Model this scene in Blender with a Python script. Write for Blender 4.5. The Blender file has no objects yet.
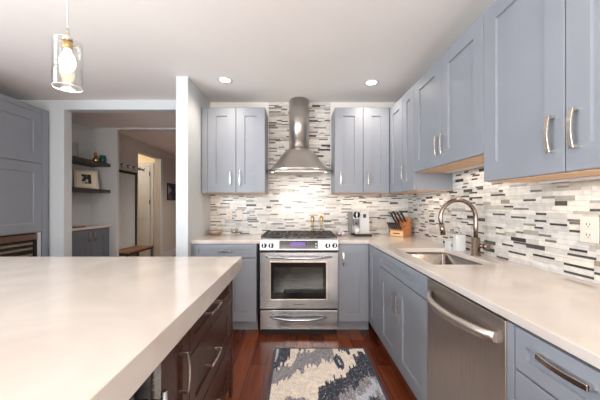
import bpy, bmesh, math, random
from mathutils import Vector, Matrix
PI = math.pi
C = bpy.context.scene.collection
sc = bpy.context.scene
random.seed(7)

# ---------------------------------------------------------------- camera
CAMZ = 1.265
cam = bpy.data.cameras.new('camera'); co = bpy.data.objects.new('camera', cam); C.objects.link(co)
co.location = (0, 0, CAMZ); co.rotation_euler = (PI/2, 0, 0)
cam.sensor_width = 36; cam.lens = 292/600*36
cam.shift_x = 2.8/600; cam.shift_y = 4.8/600
cam.clip_start = .02
sc.camera = co

# ---------------------------------------------------------------- world, exposure
vs = sc.view_settings
vs.view_transform = 'Standard'; vs.look = 'None'; vs.gamma = 1; vs.use_curve_mapping = False
vs.exposure = 0.22
w = bpy.data.worlds.new('world'); sc.world = w; w.use_nodes = True
bg = w.node_tree.nodes['Background']; bg.inputs[0].default_value = (.62, .78, 1, 1); bg.inputs[1].default_value = 1.0

def area(name, loc, rot, sx, sy, e, col=(1, 1, 1)):
    l = bpy.data.lights.new(name, 'AREA'); l.shape = 'RECTANGLE'; l.size = sx; l.size_y = sy
    l.energy = e; l.color = col
    o = bpy.data.objects.new(name, l); C.objects.link(o); o.location = loc; o.rotation_euler = rot
    return o
COOL_FILL = (.60, .82, 1.0); SIDE = (.90, .95, 1.0); WARM_FILL = (1.0, .88, .79); WARM = (1.0, .84, .68); SOFT = (1.0, .86, .72)
# area lamps added at unseen windows and glass door, aimed to lift ceiling and cabinets
area('added_window_lamp', (-2.1, -2.92, 1.45), (PI/2, 0, -.3), 1.7, 1.5, 45, COOL_FILL)
area('added_window_lamp', (.2, -2.92, 1.45), (PI/2+.7, 0, -.35), 1.7, 1.5, 145, WARM_FILL)
area('added_window_lamp', (-3.42, -.3, 1.35), (PI/2+.3, 0, -PI/2), 1.8, 1.9, 140, SIDE)
CEIL = 2.493
WX, WL, WB, WF = 1.335, -3.51, -3.0, 3.505      # right, left, rear walls and the range wall

# ---------------------------------------------------------------- materials
def lin(c):
    c = c/255
    return c/12.92 if c <= .04045 else ((c+.055)/1.055)**2.4
def rgb(r, g, b): return (lin(r), lin(g), lin(b), 1)
def mat(name, col, rough=.5, metal=0, spec=.5, coat=0):
    m = bpy.data.materials.new(name); m.use_nodes = True
    b = m.node_tree.nodes['Principled BSDF']
    b.inputs['Base Color'].default_value = col; b.inputs['Roughness'].default_value = rough
    b.inputs['Metallic'].default_value = metal; b.inputs['Specular IOR Level'].default_value = spec
    b.inputs['Coat Weight'].default_value = coat
    return m
def N(m, t, **k):
    n = m.node_tree.nodes.new(t)
    for a, v in k.items(): setattr(n, a, v)
    return n
def L(m, a, b): m.node_tree.links.new(a, b)
def P(m): return m.node_tree.nodes['Principled BSDF']
def coords(m, scale=(1, 1, 1)):
    tc = N(m, 'ShaderNodeTexCoord'); mp = N(m, 'ShaderNodeMapping'); mp.inputs['Scale'].default_value = scale
    L(m, tc.outputs['Object'], mp.inputs['Vector']); return mp.outputs[0]
def noisy(m, c1, c2, scale=(1, 1, 1), ns=5, detail=4, lo=.35, hi=.65, bump=0, distort=0):
    v = coords(m, scale); n = N(m, 'ShaderNodeTexNoise'); n.inputs['Scale'].default_value = ns
    n.inputs['Detail'].default_value = detail; n.inputs['Distortion'].default_value = distort
    L(m, v, n.inputs['Vector'])
    r = N(m, 'ShaderNodeValToRGB'); r.color_ramp.elements[0].position = lo; r.color_ramp.elements[1].position = hi
    r.color_ramp.elements[0].color = c1; r.color_ramp.elements[1].color = c2
    L(m, n.outputs['Fac'], r.inputs[0]); L(m, r.outputs[0], P(m).inputs['Base Color'])
    if bump:
        b = N(m, 'ShaderNodeBump'); b.inputs['Strength'].default_value = bump; b.inputs['Distance'].default_value = .002
        L(m, n.outputs['Fac'], b.inputs['Height']); L(m, b.outputs[0], P(m).inputs['Normal'])
    return n
M = {}
M['paint'] = mat('cabinet_paint', rgb(143, 145, 152), .4)
noisy(M['paint'], rgb(137, 142, 151), rgb(141, 146, 155), ns=3)
M['paint_dark'] = mat('cabinet_inside_edge', rgb(70, 78, 90), .6)
M['wall'] = mat('wall_paint', rgb(232, 228, 222), .75); noisy(M['wall'], rgb(230, 226, 220), rgb(235, 231, 226), ns=2, bump=.03)
M['trimw'] = mat('trim_white', rgb(202, 207, 210), .5)
M['hallwall'] = mat('hall_paint', rgb(188, 184, 180), .75); noisy(M['hallwall'], rgb(186, 182, 178), rgb(191, 187, 183), ns=2)
M['ceil'] = mat('ceiling_paint', rgb(240, 237, 234), .9); noisy(M['ceil'], rgb(239, 236, 233), rgb(242, 240, 237), ns=1.5)
M['quartz'] = mat('quartz', rgb(238, 230, 220), .13, spec=.55)
noisy(M['quartz'], rgb(205, 196, 188), rgb(214, 207, 200), ns=2.2, detail=8, distort=1.4)
M['steel'] = mat('brushed_steel', rgb(180, 178, 176), .3, 1)
def brushed(m, c1, c2, scale, r0, r1):
    n = noisy(m, c1, c2, scale=scale, ns=6, detail=3)
    mr = N(m, 'ShaderNodeMapRange'); mr.inputs[3].default_value = r0; mr.inputs[4].default_value = r1
    L(m, n.outputs['Fac'], mr.inputs[0]); L(m, mr.outputs[0], P(m).inputs['Roughness'])
brushed(M['steel'], rgb(176, 180, 184), rgb(186, 190, 194), (1, 1, 60), .24, .29)
M['steelv'] = mat('brushed_steel_dark', rgb(196, 188, 180), .35, 1)
brushed(M['steelv'], rgb(186, 178, 170), rgb(206, 198, 190), (60, 60, 1), .34, .5)
M['hoodsteel'] = mat('hood_steel', rgb(214, 208, 202), .3, 1)
brushed(M['hoodsteel'], rgb(196, 190, 184), rgb(214, 208, 202), (60, 60, 1), .3, .42)
M['keys'] = mat('key_grey', rgb(120, 120, 122), .4)
M['nickel'] = mat('satin_nickel', rgb(222, 216, 206), .24, 1)
M['bronze'] = mat('faucet_nickel', rgb(140, 126, 116), .24, 1)
M['black'] = mat('black_gloss', rgb(10, 10, 12), .12, spec=.3)
M['iron'] = mat('cast_iron', rgb(52, 48, 46), .55); noisy(M['iron'], rgb(44, 41, 40), rgb(62, 58, 55), ns=40, bump=.2)
M['blackmatte'] = mat('black_matte', rgb(22, 22, 24), .6)
M['maple'] = mat('maple_veneer', rgb(222, 178, 132), .45)
noisy(M['maple'], rgb(210, 164, 118), rgb(230, 190, 146), scale=(12, 1.2, 12), ns=3)
M['walnut'] = mat('espresso_wood', rgb(62, 40, 32), .34, spec=.35)
noisy(M['walnut'], rgb(50, 27, 20), rgb(78, 44, 32), scale=(9, 1.2, 9), ns=5, detail=6)
M['blockwood'] = mat('knife_block_wood', rgb(190, 124, 74), .45); noisy(M['blockwood'], rgb(176, 108, 62), rgb(200, 136, 84), scale=(30, 4, 4), ns=3)
M['white'] = mat('white_plastic', rgb(208, 208, 208), .35)
M['ceramic'] = mat('white_ceramic', rgb(214, 216, 216), .2)
M['plate'] = mat('outlet_plate', rgb(222, 214, 204), .35)
M['shelfwood'] = mat('dark_shelf', rgb(62, 60, 60), .45); noisy(M['shelfwood'], rgb(52, 50, 50), rgb(74, 70, 69), scale=(8, 1, 8), ns=5)
M['nichepaint'] = mat('niche_cabinet_paint', rgb(104, 112, 124), .45)
M['brass'] = mat('brass', rgb(196, 160, 96), .25, 1)
M['teal'] = mat('teal_glaze', rgb(22, 84, 92), .15)
M['benchwood'] = mat('bench_wood', rgb(140, 100, 66), .5); noisy(M['benchwood'], rgb(120, 82, 52), rgb(160, 118, 80), scale=(10, 1, 10), ns=5)
M['blueleg'] = mat('blue_metal', rgb(30, 92, 116), .45)
M['bulbglass'] = mat('frosted', rgb(255, 240, 215), .4)
def emis(name, col, s):
    m = mat(name, col, .4); P(m).inputs['Emission Color'].default_value = col; P(m).inputs['Emission Strength'].default_value = s; return m
M['lamp'] = emis('lamp_glow', (1, .93, .82, 1), 6)
M['bulb'] = emis('bulb_glow', (1, .86, .62, 1), 4)
M['led'] = emis('led_glow', (1, .85, .66, 1), 3)
M['lcd'] = emis('lcd', rgb(96, 70, 150), .25)
def thin_glass(name, tint=(1, 1, 1, 1), rough=0.0, ior=1.5, gain=1.0):
    m = bpy.data.materials.new(name); m.use_nodes = True; nt = m.node_tree; nt.nodes.clear()
    o = N(m, 'ShaderNodeOutputMaterial'); mx = N(m, 'ShaderNodeMixShader'); tr = N(m, 'ShaderNodeBsdfTransparent')
    gl = N(m, 'ShaderNodeBsdfGlossy'); lw = N(m, 'ShaderNodeLayerWeight'); lw.inputs['Blend'].default_value = .5
    fr = N(m, 'ShaderNodeMath', operation='POWER'); fr.inputs[1].default_value = 5; L(m, lw.outputs['Facing'], fr.inputs[0])
    mu = N(m, 'ShaderNodeMath', operation='MULTIPLY_ADD'); mu.inputs[1].default_value = .6*gain; mu.inputs[2].default_value = .05*gain; mu.use_clamp = True
    tr.inputs[0].default_value = tint; gl.inputs['Roughness'].default_value = rough
    L(m, fr.outputs[0], mu.inputs[0]); L(m, mu.outputs[0], mx.inputs[0])
    L(m, tr.outputs[0], mx.inputs[1]); L(m, gl.outputs[0], mx.inputs[2]); L(m, mx.outputs[0], o.inputs[0])
    return m
M['glass'] = thin_glass('clear_glass', (.97, .97, .96, 1), .02, 1.5, 1.6)
M['ovenglass'] = thin_glass('tinted_oven_glass', (.42, .48, .46, 1), .03, 1.6, 1.2)
M['cellar_glass'] = thin_glass('tinted_cooler_glass', (.85, .83, .8, 1), .03)
M['oveninner'] = mat('oven_enamel', rgb(58, 84, 80), .4); noisy(M['oveninner'], rgb(30, 48, 50), rgb(96, 118, 104), ns=9, detail=5)
# floor: long cherry planks running away from the range's sight line
m = M['floor'] = mat('cherry_floor', rgb(92, 40, 24), .2, spec=.5)
tc = N(m, 'ShaderNodeTexCoord'); mp = N(m, 'ShaderNodeMapping'); mp.inputs['Rotation'].default_value = (0, 0, PI/2)
L(m, tc.outputs['Object'], mp.inputs['Vector'])
br = N(m, 'ShaderNodeTexBrick'); br.offset = .37; br.inputs['Scale'].default_value = 1
br.inputs['Brick Width'].default_value = 1.15; br.inputs['Row Height'].default_value = .125
br.inputs['Mortar Size'].default_value = .0018; br.inputs['Color1'].default_value = rgb(134, 72, 42); br.inputs['Color2'].default_value = rgb(92, 42, 24)
br.inputs['Mortar'].default_value = rgb(38, 14, 8)
L(m, mp.outputs[0], br.inputs['Vector'])
mp2 = N(m, 'ShaderNodeMapping'); mp2.inputs['Scale'].default_value = (26, 1.6, 1); L(m, tc.outputs['Object'], mp2.inputs['Vector'])
ns = N(m, 'ShaderNodeTexNoise'); ns.inputs['Scale'].default_value = 2; ns.inputs['Detail'].default_value = 6; L(m, mp2.outputs[0], ns.inputs['Vector'])
rm = N(m, 'ShaderNodeValToRGB'); rm.color_ramp.elements[0].color = (.72, .7, .7, 1); rm.color_ramp.elements[1].color = (1.25, 1.18, 1.15, 1)
rm.color_ramp.elements[0].position = .3; rm.color_ramp.elements[1].position = .7
L(m, ns.outputs['Fac'], rm.inputs[0])
mx = N(m, 'ShaderNodeMixRGB', blend_type='MULTIPLY'); mx.inputs[0].default_value = 1
L(m, br.outputs['Color'], mx.inputs[1]); L(m, rm.outputs[0], mx.inputs[2]); L(m, mx.outputs[0], P(m).inputs['Base Color'])
bp = N(m, 'ShaderNodeBump'); bp.inputs['Strength'].default_value = .25; bp.inputs['Distance'].default_value = .002; bp.invert = True
L(m, br.outputs['Fac'], bp.inputs['Height']); L(m, bp.outputs[0], P(m).inputs['Normal'])
def attr_mat(name, rough, bump=0):
    m = mat(name, (1, 1, 1, 1), rough); a = N(m, 'ShaderNodeVertexColor'); a.layer_name = 'Col'
    v = coords(m); n = N(m, 'ShaderNodeTexNoise'); n.inputs['Scale'].default_value = 28; n.inputs['Detail'].default_value = 4; L(m, v, n.inputs['Vector'])
    r = N(m, 'ShaderNodeValToRGB'); r.color_ramp.elements[0].color = (.86, .86, .86, 1); r.color_ramp.elements[1].color = (1.06, 1.06, 1.06, 1)
    r.color_ramp.elements[0].position = .3; r.color_ramp.elements[1].position = .65
    L(m, n.outputs['Fac'], r.inputs[0]); x = N(m, 'ShaderNodeMixRGB', blend_type='MULTIPLY'); x.inputs[0].default_value = 1
    L(m, a.outputs[0], x.inputs[1]); L(m, r.outputs[0], x.inputs[2]); L(m, x.outputs[0], P(m).inputs['Base Color'])
    if bump:
        b = N(m, 'ShaderNodeBump'); b.inputs['Strength'].default_value = bump; b.inputs['Distance'].default_value = .003
        n2 = N(m, 'ShaderNodeTexNoise'); n2.inputs['Scale'].default_value = 400; L(m, v, n2.inputs['Vector'])
        L(m, n2.outputs['Fac'], b.inputs['Height']); L(m, b.outputs[0], P(m).inputs['Normal'])
    return m
M['tile'] = attr_mat('mosaic_tile', .16)
M['rug'] = attr_mat('rug_pile', .95, .6)
M['picture'] = attr_mat('printed_picture', .4)

# ---------------------------------------------------------------- mesh helpers
def V(*a): return Vector(a)
def bx(bm, x0, x1, y0, y1, z0, z1, mx=None, mi=0):
    vs_ = [bm.verts.new(V(x, y, z)) for x in (x0, x1) for y in (y0, y1) for z in (z0, z1)]
    if mx: 
        for v in vs_: v.co = mx @ v.co
    fs = []
    for q in ((0, 1, 3, 2), (4, 6, 7, 5), (0, 4, 5, 1), (2, 3, 7, 6), (0, 2, 6, 4), (1, 5, 7, 3)):
        f = bm.faces.new([vs_[i] for i in q]); f.material_index = mi; fs.append(f)
    return fs
def tube(bm, pts, r, n=12, cap=True, smooth=True):
    """round tube along a polyline; r may be a list"""
    pts = [Vector(p) for p in pts]; rs = r if isinstance(r, (list, tuple)) else [r]*len(pts)
    rings = []; prev = None
    for i, p in enumerate(pts):
        t = (pts[min(i+1, len(pts)-1)] - pts[max(i-1, 0)]).normalized()
        if prev is None:
            a = V(0, 0, 1) if abs(t.z) < .9 else V(1, 0, 0); u = t.cross(a).normalized()
        else: u = (prev - t*prev.dot(t)).normalized()
        prev = u; v = t.cross(u)
        rings.append([bm.verts.new(p + (u*math.cos(2*PI*k/n) + v*math.sin(2*PI*k/n))*rs[i]) for k in range(n)])
    for a, b in zip(rings, rings[1:]):
        for k in range(n):
            f = bm.faces.new((a[k], a[(k+1) % n], b[(k+1) % n], b[k])); f.smooth = smooth
    if cap:
        bm.faces.new(rings[0][::-1]); bm.faces.new(rings[-1])
def lathe(bm, prof, c=(0, 0, 0), n=32, cap0=False, cap1=False, mx=None, smooth=True):
    c = Vector(c); rings = []
    for r, z in prof:
        ring = []
        for k in range(n):
            co_ = V(r*math.cos(2*PI*k/n), r*math.sin(2*PI*k/n), z)
            if mx: co_ = mx @ co_
            ring.append(bm.verts.new(co_ + c))
        rings.append(ring)
    for a, b in zip(rings, rings[1:]):
        for k in range(n):
            f = bm.faces.new((a[k], a[(k+1) % n], b[(k+1) % n], b[k])); f.smooth = smooth
    if cap0: bm.faces.new(rings[0][::-1])
    if cap1: bm.faces.new(rings[-1])
def grid_slab(bm, xs, ys, keep, z0, z1):
    vt, vb = {}, {}
    def g(d, i, j, z):
        if (i, j) not in d: d[i, j] = bm.verts.new(V(xs[i], ys[j], z))
        return d[i, j]
    for i in range(len(xs)-1):
        for j in range(len(ys)-1):
            if not keep(i, j): continue
            q = [(i, j), (i+1, j), (i+1, j+1), (i, j+1)]
            bm.faces.new([g(vt, a, b, z1) for a, b in q]); bm.faces.new([g(vb, a, b, z0) for a, b in q][::-1])
            for k, (di, dj) in enumerate(((0, -1), (1, 0), (0, 1), (-1, 0))):
                ni, nj = i+di, j+dj
                if ni < 0 or nj < 0 or ni >= len(xs)-1 or nj >= len(ys)-1 or not keep(ni, nj):
                    a, b = q[k], q[(k+1) % 4]
                    bm.faces.new((g(vb, *a, z0), g(vb, *b, z0), g(vt, *b, z1), g(vt, *a, z1)))
def obj(name, bm, m, parent=None, bev=0, loc=None, seg=2, fix=True):
    if isinstance(bm, bmesh.types.BMesh):
        if fix: bmesh.ops.recalc_face_normals(bm, faces=bm.faces)
        me = bpy.data.meshes.new(name); bm.to_mesh(me); bm.free()
    else: me = bm
    for mm in (m if isinstance(m, (list, tuple)) else [m]): me.materials.append(mm)
    o = bpy.data.objects.new(name, me); C.objects.link(o)
    if parent: o.parent = parent
    if loc: o.location = loc
    if bev:
        b = o.modifiers.new('bevel', 'BEVEL'); b.width = bev; b.segments = seg; b.limit_method = 'ANGLE'; b.angle_limit = .6
    return o
def tag(o, label, cat, group=None, kind=None):
    o['label'] = label; o['category'] = cat
    if group: o['group'] = group
    if kind: o['kind'] = kind
    return o
def thing(name, label, cat, loc=(0, 0, 0), rz=0, group=None):
    o = bpy.data.objects.new(name, None); C.objects.link(o); o.location = loc; o.rotation_euler = (0, 0, rz)
    return tag(o, label, cat, group)
def struct(name, bm, m, bev=0, parent=None):
    o = obj(name, bm, m, parent, bev)
    if not parent: o['kind'] = 'structure'
    return o
def boxes(*bs):
    bm = bmesh.new()
    for b in bs: bx(bm, *b)
    return bm
def sink_obj(o, keep_world): pass

# ================================================================ the setting
struct('floor', boxes((-5, 2.2, -3.1, 9.1, -.06, 0)), M['floor'])
struct('ceiling', boxes((-5, 2.2, -3.1, 9.1, CEIL, CEIL+.08)), M['ceil'])
struct('wall_right', boxes((WX, WX+.12, -3, WF, 0, CEIL)), M['wall'])
struct('wall_range', boxes((-1.043, WX+.12, WF, WF+.115, 0, CEIL)), M['wall'])
struct('wall_stub', boxes((-1.16, -1.043, 2.79, WF+.115, 0, CEIL)), M['trimw'], .003)
# left wall with a tall glazed door behind the camera's left shoulder
struct('wall_left', boxes((WL-.12, WL, -3, -1.3, 0, CEIL), (WL-.12, WL, .7, 3.42, 0, CEIL), (WL-.12, WL, -1.3, .7, 2.4, CEIL)), M['wall'])
struct('wall_opening', boxes((WL-.12, -2.731, 3.42, 3.54, 0, CEIL), (-2.731, -1.16, 3.42, 3.54, 2.381, CEIL)), M['trimw'], .002)
struct('wall_rear', boxes((WL-.12, -3.0, -3.12, -3, 0, CEIL), (-1.2, -.7, -3.12, -3, 0, CEIL), (1.1, WX+.12, -3.12, -3, 0, CEIL),
       (-3.0, -1.2, -3.12, -3, 0, .65), (-.7, 1.1, -3.12, -3, 0, .65), (-3.0, -1.2, -3.12, -3, 2.25, CEIL), (-.7, 1.1, -3.12, -3, 2.25, CEIL)), M['wall'])
def window(name, w_, h_, loc, rz, nx, nz):
    bm = bmesh.new()
    bx(bm, 0, w_, -.04, .04, 0, .06); bx(bm, 0, w_, -.04, .04, h_-.06, h_); bx(bm, 0, .06, -.04, .04, .06, h_-.06); bx(bm, w_-.06, w_, -.04, .04, .06, h_-.06)
    for i in range(1, nx): bx(bm, w_*i/nx-.02, w_*i/nx+.02, -.02, .02, .06, h_-.06)
    for j in range(1, nz): bx(bm, .06, w_-.06, -.02, .02, h_*j/nz-.015, h_*j/nz+.015)
    o = struct(name, bm, M['trimw'], .003); o.location = loc; o.rotation_euler = (0, 0, rz)
    obj('pane', boxes((.05, w_-.05, -.003, .003, .05, h_-.05)), M['glass'], o)
window('window_1', 1.8, 1.6, (-3.0, -3.06, .65), 0, 2, 2)
window('window_2', 1.8, 1.6, (-.7, -3.06, .65), 0, 2, 2)
window('door_1', 2.0, 2.4, (WL-.06, -1.3, 0), PI/2, 2, 3)
struct('baseboard_right', boxes((WX-.015, WX, -3, .2, 0, .12)), M['trimw'], .003)
struct('baseboard_left', boxes((WL, WL+.015, .72, 1.9, 0, .12)), M['trimw'], .003)

# hall beyond the opening
NX, NF, NE = -3.29, -2.975, 4.66       # niche back, niche front, niche end
struct('wall_niche', boxes((NX-.12, NX, 3.54, NE, 0, CEIL)), M['trimw'])
struct('wall_niche_end', boxes((NX-.12, NF+.095, NE, NE+.06, 0, CEIL)), M['trimw'], .003)
struct('trim_1', boxes((NF+.095, -.3, NE, NE+.06, CEIL-.025, CEIL)), M['trimw'])
HX, D0, D1, DZ = -3.1, 5.69, 6.6, 2.3
struct('wall_hall', boxes((HX-.12, HX, NE+.06, D0, 0, CEIL), (HX-.12, HX, D1, 9, 0, CEIL), (HX-.12, HX, D0, D1, DZ, CEIL)), M['hallwall'])
struct('wall_hall_end', boxes((-5, -.3, 9, 9.1, 0, CEIL)), M['hallwall'])  # unseen end wall, put in to close the hall off from light
struct('wall_hall_right', boxes((-.3, -.2, WF+.115, 9, 0, CEIL)), M['hallwall'])
# crown moulding along the hall
bm = bmesh.new()
prof = [(0, 0), (.012, 0), (.02, .03), (.05, .07), (.085, .085), (.085, .1), (0, .1)]
ra = [bm.verts.new(V(HX+a, NE+.06, CEIL-.1+b)) for a, b in prof]; rb = [bm.verts.new(V(HX+a, 9, CEIL-.1+b)) for a, b in prof]
for k in range(len(prof)): bm.faces.new((ra[k], ra[(k+1) % 7], rb[(k+1) % 7], rb[k]))
struct('trim_2', bm, M['hallwall'])
struct('baseboard_hall', boxes((HX, HX+.016, D1+.09, 9, 0, .14), (HX, HX+.024, D1+.09, 9, .14, .152)), M['trimw'], .003)
struct('trim_3', boxes((HX, HX+.02, D1, D1+.09, 0, DZ+.0)), M['trimw'], .003)
# lit vestibule behind the hall doorway
M['cream'] = mat('vestibule_paint', rgb(240, 226, 196), .7)
struct('wall_vestibule', boxes((-4.9, HX-.12, 6.66, 6.76, 0, CEIL), (-4.9, -4.8, 5.2, 6.66, 0, CEIL), (-4.9, HX-.12, 5.1, 5.2, 0, CEIL)), M['cream'])
dr = struct('door_2', bmesh.new(), M['trimw'])
def panel_door(parent):
    bm = bmesh.new(); x0, x1, zt, y = -4.12, -3.34, 2.14, 6.66
    bx(bm, x0, x1, y-.03, y-.012, 0, zt)
    bx(bm, x0, x0+.11, y-.042, y-.03, 0, zt); bx(bm, x1-.11, x1, y-.042, y-.03, 0, zt)
    for a, b in ((0, .22), (.95, 1.1), (zt-.13, zt)): bx(bm, x0+.11, x1-.11, y-.042, y-.03, a, b)
    obj('door_leaf', bm, M['trimw'], parent, .003)
    obj('door_casing', boxes((x1+.005, x1+.075, y-.03, y-.002, 0, zt+.08), (x0-.075, x0-.005, y-.03, y-.002, 0, zt+.08), (x0-.005, x1+.005, y-.03, y-.002, zt+.005, zt+.08)), M['trimw'], parent, .003)
    for z in (1.28, 1.92): obj('hinge', boxes((x1-.012, x1+.004, y-.05, y-.043, z, z+.09)), M['blackmatte'], parent)
    bm = bmesh.new(); tube(bm, [(x0+.06, y-.043, .98), (x0+.06, y-.085, .98), (x0+.16, y-.085, .98)], .009, 8); obj('door_handle', bm, M['nickel'], parent)
panel_door(dr)
def light_pt(name, loc, e, r=.05, col=WARM):
    l = bpy.data.lights.new(name, 'POINT'); l.energy = e; l.color = col; l.shadow_soft_size = r
    o = bpy.data.objects.new(name, l); C.objects.link(o); o.location = loc; return o
light_pt('vestibule_lamp', (-4.0, 5.95, 2.2), 13, .12)

# ---------------------------------------------------------------- mosaic backsplash
def tile_wall(bm, cl, w_, h_, fn, skip=None):
    """staggered linear mosaic on a w x h area; fn(u, v, t) gives the world point"""
    ph = .0128; nr = int(h_/ph); cx_ = .01; nc = int(w_/cx_)
    used = [[False]*nc for _ in range(nr)]; drk = [[False]*nc for _ in range(nr)]
    pal = [(rgb(218, 215, 210), 34), (rgb(206, 202, 197), 26), (rgb(224, 219, 209), 18), (rgb(202, 198, 193), 14), (rgb(186, 180, 170), 8), (rgb(168, 163, 156), 4)]
    dark = [(rgb(62, 56, 53), 6), (rgb(82, 76, 72), 5), (rgb(122, 114, 106), 3), (rgb(150, 142, 122), 2)]
    def pick(p):
        t = random.random()*sum(x[1] for x in p)
        for c, q in p:
            t -= q
            if t <= 0: return c
        return p[-1][0]
    for r in range(nr):
        c = 0; last = False
        while c < nc:
            if used[r][c]: c += 1; continue
            isd = (not last) and not (r and drk[r-1][c]) and random.random() < .42
            hgt = 1 if (random.random() < (.85 if isd else .35)) else 2
            ln = random.randint(6, 15) if isd else random.randint(8, 26)
            e = c
            while e < nc and e-c < ln and not used[r][e]: e += 1
            if hgt == 2:
                if r+1 >= nr or any(used[r+1][k] for k in range(c, e)): hgt = 1
            if nc-e < 3: e = nc if not any(used[r][e:nc]) and (hgt == 1 or not any(used[r+1][e:nc] if r+1 < nr else [0])) else e
            for k in range(c, e):
                used[r][k] = True
                if hgt == 2: used[r+1][k] = True
            g = .0007; u0, u1, v0, v1 = c*cx_+g, e*cx_-g, r*ph+g, (r+hgt)*ph-g
            if isd and (e-c) < 4: isd = False
            col = pick(dark if isd else pal); t = .004 if isd else .0045
            if not (skip and skip((u0+u1)/2, (v0+v1)/2)):
                q = [bm.verts.new(fn(u, v, 0.0015)) for u, v in ((u0, v0), (u1, v0), (u1, v1), (u0, v1))]
                b = .0008; s = [bm.verts.new(fn(u, v, t)) for u, v in ((u0+b, v0+b), (u1-b, v0+b), (u1-b, v1-b), (u0+b, v1-b))]
                fs = [bm.faces.new(s)] + [bm.faces.new((q[k], q[(k+1) % 4], s[(k+1) % 4], s[k])) for k in range(4)]
                for f in fs:
                    for l in f.loops: l[cl] = col
            last = isd
            for k in range(c, e):
                drk[r][k] = isd
                if hgt == 2: drk[r+1][k] = isd
            c = e
def colour_layer(bm): return bm.loops.layers.float_color.new('Col')
CT = .914
bm = bmesh.new(); cl = colour_layer(bm)
X0, X1 = -1.043, WX
zt = 2.40
ZC = CT+.512
tile_wall(bm, cl, X1-X0-.006, .512, lambda u, v, t: V(X0+.002+u, WF-t, CT+v))
tile_wall(bm, cl, .74, CEIL-ZC-.002, lambda u, v, t: V(-.342+u, WF-t, ZC+v))
for zz in ((X0+.001, X1-.006, CT, ZC), (-.342, .398, ZC, CEIL-.001)):
    fs = bx(bm, zz[0], zz[1], WF-.0015, WF, zz[2], zz[3])
    for f in fs:
        for l in f.loops: l[cl] = rgb(216, 213, 208)
bs = struct('trim_4', bm, M['tile'])
bm = bmesh.new(); cl = colour_layer(bm)
YN = -.1
tile_wall(bm, cl, WF-YN-.006, 1.62-CT, lambda u, v, t: V(WX-t, WF-.005-u, CT+v))
fs = bx(bm, WX-.0015, WX, YN, WF-.006, CT, 1.62)
for f in fs:
    for l in f.loops: l[cl] = rgb(216, 213, 208)
struct('trim_5', bm, M['tile'])

# ================================================================ cabinets
def shaker(w_, h_, t=.02, st=.09, rec=.011, x=0, z=0):
    """door or drawer front facing -Y, back face on y=0"""
    bm = bmesh.new(); st = min(st, w_*.34, h_*.34)
    def R(x0, x1, z0, z1, y): return [bm.verts.new(V(x+a, y, z+b)) for a, b in ((x0, z0), (x1, z0), (x1, z1), (x0, z1))]
    e = .0015
    B = R(0, w_, 0, h_, 0); S = R(0, w_, 0, h_, -t+e); F = R(e, w_-e, e, h_-e, -t)
    I = R(st, w_-st, st, h_-st, -t); K = R(st+.002, w_-st-.002, st+.002, h_-st-.002, -t+rec)
    bm.faces.new(B[::-1])
    for a, b in ((B, S), (S, F), (F, I), (I, K)):
        for k in range(4): bm.faces.new((a[k], a[(k+1) % 4], b[(k+1) % 4], b[k]))
    bm.faces.new(K); return bm
def pull(bm, x, z, L_=.145, vertical=True, y=-.02, out=.032, wid=.014, bow=.009, thick=.007):
    """arched bar pull with two square feet, standing off a front at y"""
    n = 12; half = L_/2; rings = []
    for i in range(n+1):
        s = -1+2*i/n; a = s*half; o = y-out+ bow*(s*s) - 0.0
        nx = 2*bow*s/half; nrm = V(0, -1, 0) if not vertical else V(0, -1, 0)
        pts = []
        for dw, do in ((-wid/2, 0), (wid/2, 0), (wid/2, thick), (-wid/2, thick)):
            pts.append(V(x+dw, o+do, z+a) if vertical else V(x+a, o+do, z+dw))
        rings.append([bm.verts.new(p) for p in pts])
    for a, b in zip(rings, rings[1:]):
        for k in range(4): bm.faces.new((a[k], a[(k+1) % 4], b[(k+1) % 4], b[k]))
    bm.faces.new(rings[0][::-1]); bm.faces.new(rings[-1])
    for s in (-1, 1):
        a = s*(half-.006)
        if vertical: bx(bm, x-wid/2, x+wid/2, y-out+bow+.002, y, z+a-.006, z+a+.006)
        else: bx(bm, x+a-.006, x+a+.006, y-out+bow+.002, y, z-wid/2, z+wid/2)
def add_front(root, name, x0, x1, z0, z1, m, hd=None, st=.09, hname='handle'):
    g = .0015
    o = obj(name, shaker(x1-x0-2*g, z1-z0-2*g, st=st, x=x0+g, z=z0+g), m, root)
    if hd:
        bm = bmesh.new(); pull(bm, **hd); obj(hname, bm, M['nickel'], o, .0012)
    return o
def carcass(root, x0, x1, depth, z0, z1, m, under=None, name='body'):
    o = obj(name, boxes((x0, x1, .001, depth, z0, z1)), m, root, .001)
    if under: obj('underside_panel', boxes((x0+.002, x1-.002, .003, depth-.002, z0-.004, z0-.0005)), under, root)
    return o
PT = M['paint']
FACE_R = .725            # carcass front of right base run (doors at .705)
DOORF = 2.885            # carcass front of the back run (doors at 2.865)
TOE = .118; BT = .882    # top of bases (counter is 32 mm)
DT = .873
# --- back left base
r = thing('base_cabinet', 'grey-blue base cabinet left of the range with a wide top drawer over two doors', 'cabinet', (-1.043, DOORF, 0))
W = .643
carcass(r, .003, W, .60, TOE, BT, PT)
obj('toe_kick', boxes((.003, W, .078, .095, 0, TOE-.001)), PT, r)
add_front(r, 'drawer', .03, W, .745, DT, PT, dict(x=.335, z=.81, L_=.13, vertical=False), st=.04)
add_front(r, 'door', .03, W/2+.012, TOE, .735, PT, dict(x=W/2-.03, z=.62))
add_front(r, 'door', W/2+.014, W, TOE, .735, PT, None)
# --- back right base
r = thing('base_cabinet', 'single-door blue-grey base cabinet right of the range', 'cabinet', (.405, DOORF, 0))
carcass(r, .0, .318, .60, TOE, BT, PT)
obj('toe_kick', boxes((0, .318, .078, .095, 0, TOE-.001)), PT, r)
add_front(r, 'door', 0, .295, TOE, DT, PT, dict(x=.045, z=.735, L_=.13))
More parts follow.
